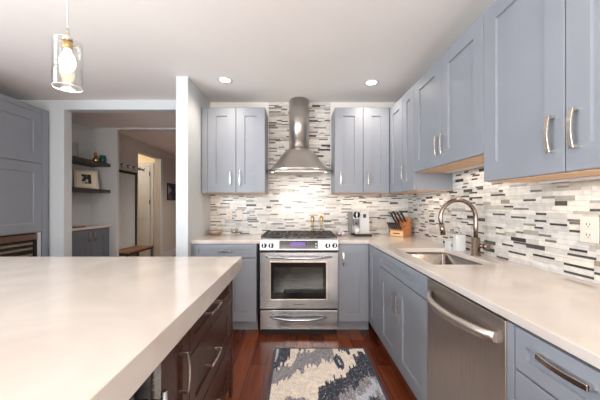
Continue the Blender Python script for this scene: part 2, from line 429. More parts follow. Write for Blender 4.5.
# --- right run: local x runs from the far corner towards the camera
def right_root(name, label, yfar, cat='cabinet', x=FACE_R): return thing(name, label, cat, (x, yfar, 0), -PI/2)
r = right_root('base_cabinet', 'narrow corner base cabinet panel between the back run and sink cabinet', 2.862)
carcass(r, 0, .37, .59, TOE, BT, PT); obj('toe_kick', boxes((-.05, .37, .078, .095, 0, TOE-.001)), PT, r)
add_front(r, 'door', 0, .37, TOE, DT, PT)
r = right_root('sink_cabinet', 'blue-grey sink base cabinet with false drawer front above two doors', 2.49)
W = .905
obj('body', boxes((0, .018, .001, .59, TOE, BT), (W-.018, W, .001, .59, TOE, BT), (.018, W-.018, .001, .59, TOE, TOE+.018), (.018, W-.018, .001, .03, .70, BT)), PT, r)
obj('toe_kick', boxes((0, W, .078, .095, 0, TOE-.001)), PT, r)
add_front(r, 'drawer_front', 0, W, .745, DT, PT, st=.04)
add_front(r, 'door', 0, .43, TOE, .738, PT, dict(x=.43-.038, z=.568, L_=.14))
add_front(r, 'door', .43, W, TOE, .738, PT, dict(x=.43+.042, z=.568, L_=.14))
# dishwasher
r = right_root('dishwasher', 'stainless steel dishwasher with bowed bar handle under the right countertop', 1.578, 'dishwasher')
obj('body', boxes((.004, .592, .012, .57, .1, .872)), M['blackmatte'], r)
d = obj('door', boxes((.004, .592, -.022, .011, .105, .872)), M['steelv'], r, .003)
bm = bmesh.new(); n = 24; rings = []
for i in range(n+1):
    s = -1+2*i/n; xx = .305+s*.25; yo = -.022-.07*(1-s*s)**.75-.004; zz = .80
    rings.append([bm.verts.new(V(xx, yo+a, zz+b)) for a, b in ((-.010, -.017), (-.015, 0), (-.010, .017), (.003, .019), (.003, -.019))])
for a, b in zip(rings, rings[1:]):
    for k in range(5): bm.faces.new((a[k], a[(k+1) % 5], b[(k+1) % 5], b[k])).smooth = True
bm.faces.new(rings[0][::-1]); bm.faces.new(rings[-1])
obj('handle', bm, M['steelv'], d)
obj('toe_kick', boxes((.004, .592, .05, .07, 0, .099)), M['blackmatte'], r)
# near drawer base
r = right_root('drawer_cabinet', 'blue-grey drawer base cabinet at the near end of the right run', .982)
W = .80
carcass(r, 0, W, .59, TOE, BT, PT); obj('toe_kick', boxes((0, W, .078, .095, 0, TOE-.001)), PT, r)
obj('filler_strip', boxes((0, .032, -.02, 0, TOE, DT)), PT, r, .001)
add_front(r, 'drawer', .036, .60, .737, DT, PT, dict(x=.214, z=.829, L_=.152, vertical=False, out=.028, wid=.016), st=.045)
add_front(r, 'drawer', .036, .60, .43, .733, PT, dict(x=.27, z=.60, L_=.155, vertical=False))
add_front(r, 'drawer', .036, .60, TOE, .426, PT, dict(x=.27, z=.28, L_=.155, vertical=False))
add_front(r, 'filler_panel', .602, W, TOE, DT, PT)

# --- wall cabinets
UB, UT = 1.388, 2.293; UD = .325
UB, UT = 1.395, 2.318
r = thing('wall_cabinet', 'pair of grey shaker wall cabinet doors left of the hood', 'cabinet', (-1.043, WF-UD-.006, 0))
carcass(r, .012, .695, UD, UB, UT, PT, M['maple'])
obj('filler_strip', boxes((.012, .070, -.012, 0, UB, UT)), PT, r, .001)
add_front(r, 'door', .073, .380, UB, UT, PT, dict(x=.322, z=1.55, L_=.15))
add_front(r, 'door', .383, .695, UB, UT, PT, dict(x=.425, z=1.55, L_=.15))
r = thing('wall_cabinet', 'pair of grey shaker wall cabinet doors right of the hood', 'cabinet', (.408, WF-UD-.006, 0))
carcass(r, 0, .603, UD, UB, UT, PT, M['maple'])
add_front(r, 'door', 0, .304, UB, UT, PT, dict(x=.058, z=1.55, L_=.15))
add_front(r, 'door', .306, .588, UB, UT, PT, dict(x=.355, z=1.55, L_=.15))
UF = 1.02; UB, UT = 1.388, 2.30
r = right_root('wall_cabinet', 'corner wall cabinet with its lower side exposed beyond the raised sink cabinet', 3.15, x=UF)
W = .65
carcass(r, .0, W, UD-.015, UB, UT, PT, M['maple'])
add_front(r, 'door', 0, .378, UB, UT, PT)
add_front(r, 'door', .38, W, UB, UT, PT, dict(x=.42, z=1.565, L_=.145))
r = right_root('wall_cabinet', 'short raised wall cabinet above the sink with two doors', 2.498, x=UF)
W = .93
carcass(r, 0, W, UD-.015, 1.54, UT, PT, M['maple'])
add_front(r, 'door', 0, .463, 1.54, UT, PT, dict(x=.425, z=1.685, L_=.14))
add_front(r, 'door', .465, W, 1.54, UT, PT, dict(x=.503, z=1.685, L_=.14))
r = right_root('wall_cabinet', 'large near wall cabinet at the right edge with two tall doors', 1.566, x=UF)
W = .945
carcass(r, 0, W, UD-.015, UB, UT, PT, M['maple'])
add_front(r, 'door', 0, .474, UB, UT, PT, dict(x=.426, z=1.54, L_=.145, out=.034, wid=.019))
add_front(r, 'door', .477, W, UB, UT, PT, dict(x=.524, z=1.54, L_=.145, out=.034, wid=.019))

# --- tall cabinets on the left, facing +X; local x runs away from the camera
TF = -2.91; TT = 2.352
r = thing('tall_cabinet', 'tall blue-grey cabinet at the left edge above a wine cooler', 'cabinet', (TF, 2.45, 0), PI/2)
W = .94
obj('body', boxes((0, W, .001, .58, .955, TT), (0, .015, .001, .58, 0, .955), (W-.09, W, .001, .58, 0, .955)), PT, r, .001)
obj('side_stile', boxes((W-.078, W, -.02, 0, 0, TT)), PT, r, .001)
add_front(r, 'door', 0, W-.082, 1.728, TT-.06, PT, st=.1)
obj('top_rail', boxes((0, W-.08, -.018, 0, TT-.058, TT)), PT, r, .001)
add_front(r, 'door', 0, W-.082, .962, 1.722, PT, st=.1)
r2 = thing('tall_cabinet', 'tall blue-grey pantry cabinet nearer than the one above the wine cooler', 'cabinet', (TF, 1.92, 0), PI/2)
obj('body', boxes((0, .528, .001, .58, .10, TT)), PT, r2, .001)
obj('toe_kick', boxes((0, .528, .06, .08, 0, .099)), PT, r2)
add_front(r2, 'door', 0, .526, 1.728, TT-.06, PT, None, st=.1)
add_front(r2, 'door', 0, .526, .105, 1.722, PT, dict(x=.06, z=1.2, L_=.3), st=.1)
r = thing('wine_cooler', 'built-in wine cooler with dark glass door and steel top trim', 'cooler', (TF, 2.468, 0), PI/2)
W = .828
obj('body', boxes((0, W, .50, .52, .01, .95), (0, .015, 0, .50, .01, .95), (W-.015, W, 0, .50, .01, .95), (.015, W-.015, 0, .50, .93, .95), (.015, W-.015, 0, .50, .01, .1)), M['blackmatte'], r)
M['rackfront'] = mat('rack_front', rgb(176, 172, 160), .4)
M['trimsteel'] = mat('brown_steel', rgb(150, 128, 116), .32, 1)
dd = obj('door_frame', boxes((0, W-.05, -.02, -.001, .885, .945), (0, .03, -.02, -.001, .1, .885), (W-.075, W-.05, -.02, -.001, .1, .885), (0, W-.05, -.02, -.001, .04, .1)), M['blackmatte'], r, .002)
obj('top_trim', boxes((.0, W-.05, -.026, -.021, .885, .945)), M['trimsteel'], dd, .001)
obj('pane', boxes((.03, W-.075, -.013, -.009, .1, .885)), M['cellar_glass'], dd)
obj('side_trim', boxes((W-.046, W-.004, -.02, -.001, .04, .955)), M['trimw'], r, .001)
for z in (.845, .79, .72, .6, .48, .36, .24):
    s = obj('shelf', boxes((.03, W-.085, .005, .46, z-.008, z)), M['iron'], r)
    obj('shelf_front', boxes((.03, W-.09, -.006, .004, z-.014, z+.010)), M['rackfront'], s, .001)

# --- island
IX, IY = -.375, 1.98; IT = CT
bm = bmesh.new(); bx(bm, -2.1, IX, -.25, IY, IT-.085, IT)
tag(obj('island_countertop', bm, M['quartz'], None, .003), 'thick white quartz slab on top of the dark wood island', 'countertop')
WN = M['walnut']; IF = -.452
r = thing('drawer_cabinet', 'dark espresso wood drawer base at the far end of the island', 'cabinet', (IF, 1.168, 0), PI/2)
W = .782; IB = IT-.087
carcass(r, 0, W, .58, .1, IB, WN); obj('toe_kick', boxes((0, W, .06, .08, 0, .099)), WN, r)
obj('end_panel', boxes((W-.03, W, -.022, 0, .0, IB)), WN, r, .001)
for a, b in ((.657, IB-.004), (.372, .653), (.105, .368)):
    add_front(r, 'drawer', .002, W-.034, a, b, WN, dict(x=.285, z=(.757 if a > .6 else (a+b)/2), L_=.175, vertical=False, out=.042, wid=.015, bow=.005), st=.07)
r = thing('base_cabinet', 'narrow dark wood island cabinet with a vertical pull', 'cabinet', (IF, .925, 0), PI/2)
carcass(r, 0, .242, .58, .1, IB, WN); obj('toe_kick', boxes((0, .242, .06, .08, 0, .099)), WN, r)
add_front(r, 'door', 0, .24, .105, IB-.004, WN, dict(x=.14, z=.655, L_=.15, out=.042, bow=.006), st=.06)
r = thing('beverage_cooler', 'stainless under-counter beverage cooler in the near side of the island', 'cooler', (IF, .32, 0), PI/2)
obj('body', boxes((.004, .60, .002, .57, .02, IB-.004)), M['blackmatte'], r)
d = obj('door', boxes((.004, .045, -.024, 0, .1, IB-.006), (.555, .60, -.024, 0, .1, IB-.006), (.045, .555, -.024, 0, .1, .145), (.045, .555, -.024, 0, IB-.05, IB-.006)), M['steel'], r, .002)
obj('pane', boxes((.045, .555, -.018, -.012, .145, IB-.05)), M['black'], d)
bm = bmesh.new(); tube(bm, [(.535, -.062, .3), (.535, -.062, .72)], .009, 12)
for z in (.33, .69): tube(bm, [(.535, -.024, z), (.535, -.062, z)], .006, 8)
obj('handle', bm, M['steel'], d)
obj('toe_kick', boxes((.004, .60, .03, .05, 0, .019)), M['blackmatte'], r)
tag(obj('island_cabinet', boxes((-2.02, IF-.585, -.18, 1.93, 0, IB), (IF-.583, IF, -.18, .315, 0, IB)), WN, None, .002), 'plain dark wood body of the island behind its drawer units', 'cabinet')

# --- U-shaped countertop with sink cut-out and range notch
XE = .70; YE = 2.87; RX0, RX1 = -.366, .402
xs = [-1.043+.002, RX0, RX1, XE, .800, 1.185, WX-.005]; ys = [.15, 1.715, 2.345, YE, 3.44, WF-.005]
def keep(i, j):
    if j >= 3 and i <= 2: return not (i == 1 and j == 3)
    if j >= 3: return True
    if i < 3: return False
    return not (i == 4 and j == 1)
bm = bmesh.new(); grid_slab(bm, xs, ys, keep, CT-.031, CT)
tag(obj('countertop', bm, M['quartz'], None, .0025), 'white quartz countertop wrapping the back and right walls around range and sink', 'countertop')
# sink bowl
bm = bmesh.new()
def rr(x0, x1, y0, y1, rad, z, n=6):
    pts = []
    for cx_, cy_, a0 in ((x1-rad, y1-rad, 0), (x0+rad, y1-rad, PI/2), (x0+rad, y0+rad, PI), (x1-rad, y0+rad, 1.5*PI)):
        for k in range(n+1): a = a0+k*PI/2/n; pts.append(bm.verts.new(V(cx_+rad*math.cos(a), cy_+rad*math.sin(a), z)))
    return pts
sx0, sx1, sy0, sy1 = .796, 1.189, 1.711, 2.349; T = CT-.033
R_ = [rr(sx0-.02, sx1+.02, sy0-.02, sy1+.02, .03, T), rr(sx0, sx1, sy0, sy1, .025, T), rr(sx0+.004, sx1-.004, sy0+.004, sy1-.004, .025, T-.17), rr(sx0+.03, sx1-.03, sy0+.03, sy1-.03, .02, T-.195)]
for a, b in zip(R_, R_[1:]):
    for k in range(len(a)): bm.faces.new((a[k], a[(k+1) % len(a)], b[(k+1) % len(a)], b[k])).smooth = True
bm.faces.new(R_[-1])
sk = thing('sink', 'stainless undermount sink set in the white counter right of the range', 'sink', (.983, 2.02, 0))
o = obj('bowl', bm, mat('sink_steel', rgb(190, 184, 178), .22, 1), sk); o.matrix_parent_inverse = Matrix.Translation((-.983, -2.02, 0))
so = o.modifiers.new('thick', 'SOLIDIFY'); so.thickness = .002
bm = bmesh.new(); lathe(bm, [(.045, .006), (.04, .008), (.02, .003), (.001, .003)], (0, 0, T-.196), 24); obj('drain', bm, M['steelv'], sk)

# faucet
f = thing('faucet', 'tall gooseneck brushed nickel faucet behind the sink', 'faucet', (1.235, 2.02, CT))
bm = bmesh.new(); lathe(bm, [(.032, 0), (.032, .004), (.028, .007), (.028, .122), (.024, .126), (.016, .127)], n=28, cap0=True, cap1=True); obj('base', bm, M['bronze'], f)
bm = bmesh.new(); pts = [(0, 0, .105), (0, 0, .2), (0, 0, .262)]
Rn = .122
for k in range(1, 17): a = PI*k/16*1.08; pts.append((-Rn+Rn*math.cos(a), 0, .262+Rn*math.sin(a)))
pts.append((pts[-1][0]+.003, 0, pts[-1][2]-.012))
tube(bm, pts, .0145, 16); obj('neck', bm, M['bronze'], f)
lx, lz = pts[-1][0], pts[-1][2]
bm = bmesh.new(); tube(bm, [(lx, 0, lz), (lx+.012, 0, lz-.075)], [.0165, .0175], 16); obj('spray_head', bm, M['bronze'], f)
bm = bmesh.new(); tube(bm, [(.01, -.012, .07), (.03, -.05, .07)], .016, 16); tube(bm, [(.03, -.05, .07), (.04, -.072, .07)], .024, 20)
hd = obj('handle', bm, M['bronze'], f)

# ================================================================ range
RX = .018; RD = 2.824
rg = thing('range', 'stainless slide-in gas range with black oven window centred on the back wall', 'range', (RX, RD, 0))
hw = .378
obj('body', boxes((-hw, hw, .045, .613, .035, .915)), M['steel'], rg, .002)
obj('kick_plate', boxes((-hw+.01, hw-.01, .03, .044, .002, .055)), M['blackmatte'], rg)
obj('cooktop', boxes((-hw-.003, hw+.003, .02, .613, .917, .93)), M['steel'], rg, .003)
# angled control panel
bm = bmesh.new()
pr = [(.0, .820), (-.004, .826), (.012, .925), (.02, .936), (.05, .936), (.044, .815), (.01, .815)]
a = [bm.verts.new(V(-hw-.002, y, z)) for y, z in pr]; b = [bm.verts.new(V(hw+.002, y, z)) for y, z in pr]
for k in range(7): bm.faces.new((a[k], a[(k+1) % 7], b[(k+1) % 7], b[k]))
bm.faces.new(a[::-1]); bm.faces.new(b)
cp = obj('control_panel', bm, mat('panel_steel', rgb(168, 170, 172), .42, 1), rg, .002)
ang = math.atan2(.016, .099); MX = Matrix.Translation((0, -.004, .826)) @ Matrix.Rotation(-ang, 4, 'X')
def on_panel(bm, x0, x1, z0, z1, t, t0=0): bx(bm, x0, x1, -t, -t0, z0, z1, MX)
bm = bmesh.new(); on_panel(bm, -.192, .182, .014, .092, .004); obj('display', bm, M['black'], cp, .003)
bm = bmesh.new(); on_panel(bm, -.082, .06, .036, .078, .0048, .004); obj('screen', bm, M['lcd'], cp)
for kx in (-.178, .078):
    bm = bmesh.new()
    for i in range(5):
        for j in range(4): on_panel(bm, kx+i*.019, kx+.009+i*.019, .023+j*.017, .0255+j*.017, .0048, .004)
    obj('keypad', bm, M['keys'], cp)
bm = bmesh.new(); on_panel(bm, .157, .171, .028, .04, .005, .004); on_panel(bm, .157, .171, .056, .068, .005, .004); obj('start_button', bm, M['white'], cp)
for x in (-.338, -.270, .277, .345):
    bm = bmesh.new(); K = MX @ Matrix.Translation((x, 0, .045)) @ Matrix.Rotation(PI/2, 4, 'X')
    lathe(bm, [(.026, 0), (.026, .003), (.0245, .004)], mx=K, n=24, cap0=True, cap1=True); rim = obj('knob', bm, M['steel'], cp)
    bm = bmesh.new(); lathe(bm, [(.0235, .0045), (.022, .024), (.019, .027)], mx=K, n=24, cap0=True, cap1=True); obj('grip', bm, M['blackmatte'], rim)
    bm = bmesh.new(); bx(bm, -.003, .003, -.016, .018, .0275, .031, K); obj('indicator', bm, M['steel'], rim)
# oven door with a real window
dz0, dz1 = .262, .803
wx0, wx1, wz0, wz1 = -.275, .262, .352, .708
for a_, b_ in ((.245, .259), (.805, .813)): obj('dark_gap', boxes((-hw+.005, hw-.005, .012, .043, a_, b_)), M['blackmatte'], rg)
dbm = boxes((-hw, wx0, 0, .04, dz0, dz1), (wx1, hw, 0, .04, dz0, dz1), (wx0, wx1, 0, .04, dz0, wz0), (wx0, wx1, 0, .04, wz1, dz1))
dr_ = obj('oven_door', dbm, M['steel'], rg)
obj('window_frame', boxes((wx0-.012, wx0+.002, -.007, -.0005, wz0-.012, wz1+.012), (wx1-.002, wx1+.012, -.007, -.0005, wz0-.012, wz1+.012), (wx0+.002, wx1-.002, -.007, -.0005, wz0-.012, wz0+.002), (wx0+.002, wx1-.002, -.007, -.0005, wz1-.002, wz1+.012)), M['nickel'], dr_, .002)
obj('window_border', boxes((wx0+.001, wx0+.028, .001, .006, wz0+.001, wz1-.001), (wx1-.028, wx1-.001, .001, .006, wz0+.001, wz1-.001), (wx0+.028, wx1-.028, .001, .006, wz0+.001, wz0+.06), (wx0+.028, wx1-.028, .001, .006, wz1-.048, wz1-.001)), M['black'], dr_)
obj('pane', boxes((wx0+.001, wx1-.001, .007, .011, wz0+.001, wz1-.001)), M['ovenglass'], dr_)
# what shows behind the glass: enamel liner and a wire rack
obj('oven_liner', boxes((wx0+.002, wx1-.002, .036, .039, wz0+.002, wz1-.002)), M['oveninner'], rg)
bm = bmesh.new()
for k in range(3): z = .48+k*.055; tube(bm, [(wx0+.03, .024, z), (wx1-.03, .024, z)], .0025, 6)
for k in range(18): x = wx0+.04+k*(wx1-wx0-.08)/17; tube(bm, [(x, .028, .53), (x, .022, .545)], .0018, 5)
obj('rack', bm, M['nickel'], rg)
def bowed(bm, x0, x1, z, y0, out, sag, rad):
    n = 20; pts = []
    for i in range(n+1):
        s = -1+2*i/n; pts.append((x0+(x1-x0)*i/n, y0-out*(1-s**4)-.006, z-sag*(1-s*s)))
    tube(bm, pts, [rad*(.55+.45*(1-abs(-1+2*i/n)**3)) for i in range(n+1)], 10)
bm = bmesh.new(); bowed(bm, -.325, .315, .764, 0, .05, .006, .013); obj('handle', bm, M['steel'], dr_)
dw = obj('warming_drawer', boxes((-hw, hw, 0, .04, .058, .243)), M['steel'], rg, .004)
bm = bmesh.new(); bowed(bm, -.275, .265, .178, 0, .045, .010, .013); obj('handle', bm, M['steel'], dw)
def text_mesh(s, size, depth=.0006):
    cu = bpy.data.curves.new('lettering', 'FONT'); cu.body = s; cu.size = size; cu.extrude = depth; cu.align_x = 'CENTER'
    o = bpy.data.objects.new('lettering', cu); C.objects.link(o)
    bpy.context.view_layer.update(); dg = bpy.context.evaluated_depsgraph_get()
    me = bpy.data.meshes.new_from_object(o.evaluated_get(dg)); bpy.data.objects.remove(o); bpy.data.curves.remove(cu)
    return me
me = text_mesh('KitchenAid', .024); t = obj('brand_lettering', me, M['blackmatte'], dr_); t.rotation_euler = (PI/2, 0, 0); t.location = (0, -.001, .293)
# burners and three cast-iron grates
gz = .962
for x, y in ((-.235, .17), (-.235, .45), (0, .31), (.235, .17), (.235, .45)):
    bm = bmesh.new(); lathe(bm, [(.05, .9305), (.05, .94), (.035, .942), (.035, .95), (.001, .952)], (x, y, 0), 20, cap0=True); obj('burner', bm, M['iron'], rg)
for gx in (-.25, 0, .25):
    bm = bmesh.new(); a, b = gx-.122, gx+.122; y0, y1 = .045, .60; tk = .012
    for y in (y0, y1-tk, .22, .40): bx(bm, a, b, y, y+tk, gz-.014, gz)
    for x in (a, b-tk, gx-tk/2, gx-.065, gx+.055): bx(bm, x, x+tk, y0+tk, y1-tk, gz-.0142, gz-.0002)
    for x in (a, b-tk):
        for y in (y0, y1-tk, .3): bx(bm, x+.0003, x+tk-.0003, y+.0003, y+tk-.0003, .9305, gz-.0145)
    obj('grate', bm, M['iron'], rg)

# ================================================================ hood
hx = .022
hd = thing('range_hood', 'stainless bell-shaped chimney range hood above the range', 'hood', (hx, WF-.006, 0))
def dshape(a, d, z, n=40, p=.72):
    """half-ellipse in plan, flat against the wall"""
    pts = []
    for k in range(n+1):
        t = PI*k/n; pts.append(V(a*math.cos(t), -d*(math.sin(t)**p if 0 < k < n else 0), z))
    return pts
def loft(bm, secs, cap0=True, cap1=True):
    rings = [[bm.verts.new(p) for p in s] for s in secs]
    for a, b in zip(rings, rings[1:]):
        for k in range(len(a)-1): bm.faces.new((a[k], a[k+1], b[k+1], b[k])).smooth = True
        bm.faces.new((a[-1], a[0], b[0], b[-1]))
    if cap0: bm.faces.new(rings[0][::-1])
    if cap1: bm.faces.new(rings[-1])
bm = bmesh.new(); loft(bm, [dshape(.119, .19, 1.912, p=.9), dshape(.119, .19, CEIL-.002, p=.9)]); obj('chimney', bm, M['hoodsteel'], hd)
secs = []
for z, a, d in ((1.650, .392, .46), (1.662, .362, .442), (1.69, .325, .41), (1.73, .287, .37), (1.77, .256, .33), (1.81, .229, .296), (1.845, .205, .27), (1.875, .180, .245), (1.897, .152, .222), (1.908, .127, .2), (1.911, .121, .194)):
    secs.append(dshape(a, d, z))
bm = bmesh.new(); loft(bm, secs); obj('canopy', bm, M['hoodsteel'], hd)
bm = bmesh.new(); loft(bm, [dshape(.396, .465, 1.632), dshape(.398, .467, 1.649)]); rim = obj('rim', bm, M['steel'], hd)
bm = bmesh.new(); bx(bm, -.26, .26, -.36, -.08, 1.622, 1.631); obj('filter', bm, M['steelv'], hd)
for x in (-.3, .3):
    bm = bmesh.new(); lathe(bm, [(.014, 1.6315), (.014, 1.628), (.001, 1.6275)], (x, -.2, 0), 20); obj('hood_lamp', bm, M['led'], hd)
for x in (-.26, 0, .26): area('hood_light', (hx+x, WF-.2, 1.612), (0, 0, 0), .12, .12, .18, WARM)

# ---------------------------------------------------------------- under-cabinet strips
def strip(label, x0, x1, y0, y1, z, e):
    o = obj('under_cabinet_light', boxes((x0, x1, y0, y1, z-.012, z-.0)), M['white'], None, .002); tag(o, label, 'light')
    area('strip_light', ((x0+x1)/2, (y0+y1)/2, z-.016), (0, 0, 0), abs(x1-x0)*.9, abs(y1-y0)*.9, e, WARM)
ZU = UB-.0045
strip('slim light strip under the wall cabinet left of the hood', -.95, -.42, WF-.12, WF-.09, ZU, .35)
strip('slim light strip under the wall cabinet right of the hood', .48, .95, WF-.12, WF-.09, ZU, .35)
strip('slim light strip under the corner wall cabinet', 1.22, 1.25, 2.55, 3.0, ZU, .6)
strip('slim light strip under the raised cabinet over the sink', 1.22, 1.25, 1.65, 2.4, 1.5355, .9)
strip('slim light strip under the large near wall cabinet', 1.22, 1.25, .7, 1.48, ZU, .7)

# ---------------------------------------------------------------- recessed lights
def can(x, y, label, vis=True, e=24):
    r = thing('recessed_light', label, 'light', (x, y, CEIL), 0, 'recessed ceiling lights')
    bm = bmesh.new(); lathe(bm, [(.052, -.001), (.056, -.006), (.07, -.006), (.074, -.0005)], n=40); obj('trim_ring', bm, M['trimw'], r)
    bm = bmesh.new(); lathe(bm, [(.001, -.003), (.053, -.003)], n=40); obj('lens', bm, M['lamp'], r)
    l = bpy.data.lights.new('can', 'SPOT'); l.energy = e; l.color = SOFT; l.spot_size = 2.6; l.spot_blend = .9; l.shadow_soft_size = .06
    o = bpy.data.objects.new('can_beam', l); C.objects.link(o); o.location = (x, y, CEIL-.02)
can(-.71, 2.87, 'left one of the two round recessed ceiling lights near the range')
can(.745, 2.93, 'right one of the two round recessed ceiling lights near the range')
can(-.71, .6, 'added recessed ceiling light on the left, out of view', e=8)  # extra unseen cans from here on, added to brighten the near room
can(.55, .6, 'added recessed ceiling light on the right, out of view', e=14)
can(-.2, -1.6, 'added recessed ceiling light at the rear window wall, out of view', e=20)
can(-2.4, -1.2, 'added recessed ceiling light at the left rear, out of view', e=14)
can(-1.15, 4.15, 'added recessed ceiling light in the hall, out of view', e=75)  # hall cans are added out of sight to brighten the hall
can(-1.5, 6.6, 'added recessed ceiling light at the far end of the hall, out of view', e=110)

# ---------------------------------------------------------------- pendant
px, py = -1.022, 1.30
pd = thing('pendant_light', 'clear glass cylinder pendant lamp hanging above the island', 'lamp', (px, py, 1.79))
bm = bmesh.new(); n = 48; gr = .056
lathe(bm, [(gr-.003, 0), (gr-.0015, -.001), (gr, 0), (gr, .20), (gr-.0015, .201), (gr-.003, .20), (gr-.003, 0)], n=n); obj('shade', bm, M['glass'], pd)
M['rimglass'] = mat('polished_glass_rim', rgb(225, 228, 230), .1)
for nm, zz in (('shade_rim', -.0035), ('shade_rim', .202)):
    bm = bmesh.new(); q = .0005 if zz > 0 else .001
    lathe(bm, [(gr-.0015-q, zz-q), (gr-.0015+q, zz-q), (gr-.0015+q, zz+q), (gr-.0015-q, zz+q), (gr-.0015-q, zz-q)], n=n); obj(nm, bm, M['rimglass'], pd)
bm = bmesh.new(); lathe(bm, [(.005, .258), (.008, .245), (.009, .232), (.020, .224), (.021, .212), (.021, .205), (.001, .205)], n=24, cap0=True); obj('socket_cap', bm, M['nickel'], pd)
bm = bmesh.new(); lathe(bm, [(.019, .2045), (.019, .175), (.016, .172), (.016, .168), (.001, .168)], n=24, cap0=True); obj('socket', bm, M['brass'], pd)
bm = bmesh.new()
for k in range(3):
    a = 2*PI*k/3+.4; tube(bm, [(.0192*math.cos(a), .0192*math.sin(a), .185), (.0525*math.cos(a), .0525*math.sin(a), .183)], .0016, 6)
obj('shade_holder', bm, M['nickel'], pd)
bm = bmesh.new(); lathe(bm, [(.013, .167), (.014, .156), (.021, .143), (.029, .125), (.031, .108), (.028, .092), (.020, .078), (.010, .070), (.001, .068)], n=24, cap0=True); obj('bulb', bm, M['bulb'], pd)
bm = bmesh.new(); tube(bm, [(0, 0, .259), (0, 0, CEIL-1.79-.025)], .0026, 8); obj('cord', bm, M['white'], pd)
bm = bmesh.new(); lathe(bm, [(.001, 0), (.055, 0), (.06, .01), (.06, .022)], (0, 0, CEIL-1.79-.0235), 32); obj('ceiling_canopy', bm, M['nickel'], pd)
light_pt('pendant_glow', (px, py, 1.80), 2.0, .03)

# ================================================================ rug
bm = bmesh.new(); cl = colour_layer(bm)
rx0, rx1, ry1, ry0 = -.195, .588, 2.56, 1.32
cream, grey, lgrey, dark, edge = rgb(242, 232, 220), rgb(150, 149, 157), rgb(192, 198, 210), rgb(56, 62, 76), rgb(70, 82, 100)
nu, nv = 150, 230
jit = [[0]*nu for _ in range(6)]
rnd = random.Random(3)
for q in range(6):
    v = 0
    for i in range(nu):
        if i % rnd.choice((2, 3)) == 0: v = rnd.uniform(-1, 1)
        jit[q][i] = v
# regions drawn on an (u, v) chart: polygons painted one over another, their outlines combed into vertical flames
def inside(poly, x, y):
    c = False; n = len(poly)
    for i in range(n):
        (x1, y1), (x2, y2) = poly[i], poly[i-1]
        if (y1 > y) != (y2 > y) and x < (x2-x1)*(y-y1)/(y2-y1)+x1: c = not c
    return c
RP = [(grey, [(.0, .40), (.14, .33), (.22, .26), (.27, .10), (.33, .03), (.42, .10), (.50, -.1), (.64, -.1), (.64, .16), (.60, .26), (.50, .25), (.45, .34), (.36, .31), (.30, .42), (.20, .45), (.12, .56), (.0, .62)]),
      (dark, [(-.1, -.1), (.185, -.1), (.17, .16), (.13, .27), (.08, .31), (.03, .42), (-.1, .46)]),
      (lgrey, [(-.1, -.1), (.05, -.1), (.045, .20), (.03, .30), (-.1, .30)]),
      (dark, [(.265, -.1), (.30, -.1), (.295, .03), (.28, .08), (.268, .03)]),
      (grey, [(.10, .80), (.28, .74), (.36, .80), (.34, 1.3), (.12, 1.3)]),
      (dark, [(.70, -.1), (.80, -.1), (.84, -.1), (.86, .03), (.80, .12), (.76, .06), (.70, .08)]),
      (dark, [(.44, .62), (.52, .60), (.60, .50), (.70, .48), (.76, .36), (.84, .32), (.84, .14), (.92, .10), (.97, .12), (1.1, .2), (1.1, 1.3), (.40, 1.3), (.42, .8)]),
      (grey, [(.62, .74), (.70, .66), (.80, .62), (.88, .52), (.94, .44), (1.1, .46), (1.1, .78), (.90, .74), (.84, .80), (.76, .82), (.70, 1.0), (.58, 1.0), (.56, .86)]),
      (lgrey, [(.68, .80), (.76, .72), (.84, .66), (.92, .56), (1.1, .58), (1.1, .68), (.88, .72), (.80, .78), (.74, .96), (.66, .96)]),
      (cream, [(.44, 1.02), (.56, 1.0), (.66, 1.08), (.80, 1.02), (1.1, 1.1), (1.1, 1.4), (.3, 1.4)]),
      (dark, [(.62, .20), (.655, .13), (.70, .15), (.72, .26), (.715, .36), (.685, .40), (.65, .36), (.635, .29)]),
      (lgrey, [(.665, .22), (.685, .21), (.692, .29), (.675, .31)])]
def rugcol(u, v, i):
    c = cream
    for q, (col, poly) in enumerate(RP):
        a = .018 if q in (10, 11) else .05
        if inside(poly, u, v+jit[q % 6][i]*a+rnd.uniform(-.008, .008)): c = col
    if c == dark and rnd.random() < .12: c = grey
    if c == grey and rnd.random() < .10: c = cream if rnd.random() < .4 else dark
    return c
zt = .011
vt = {}
for i in range(nu+1):
    for k in range(nv+1): vt[i, k] = bm.verts.new(V(rx0+(rx1-rx0)*i/nu, ry1+(ry0-ry1)*k/nv, zt))
for i in range(nu):
    for k in range(nv):
        f = bm.faces.new((vt[i, k], vt[i+1, k], vt[i+1, k+1], vt[i, k+1])); u = (i+.5)/nu; v = (k+.5)/nv*(ry1-ry0)/(rx1-rx0)*.9
        c = edge if (i < 3 or i >= nu-3 or k < 3 or k >= nv-3) else rugcol(u, v, i)
        s = .78+.44*rnd.random()
        for l in f.loops: l[cl] = (c[0]*s, c[1]*s, c[2]*s, 1)
for f in bx(bm, rx0, rx1, ry0, ry1, .002, zt-.0008):
    for l in f.loops: l[cl] = edge
o = obj('rug', bm, M['rug']); tag(o, 'grey, slate and cream ikat patterned rug on the wood floor before the range', 'rug')

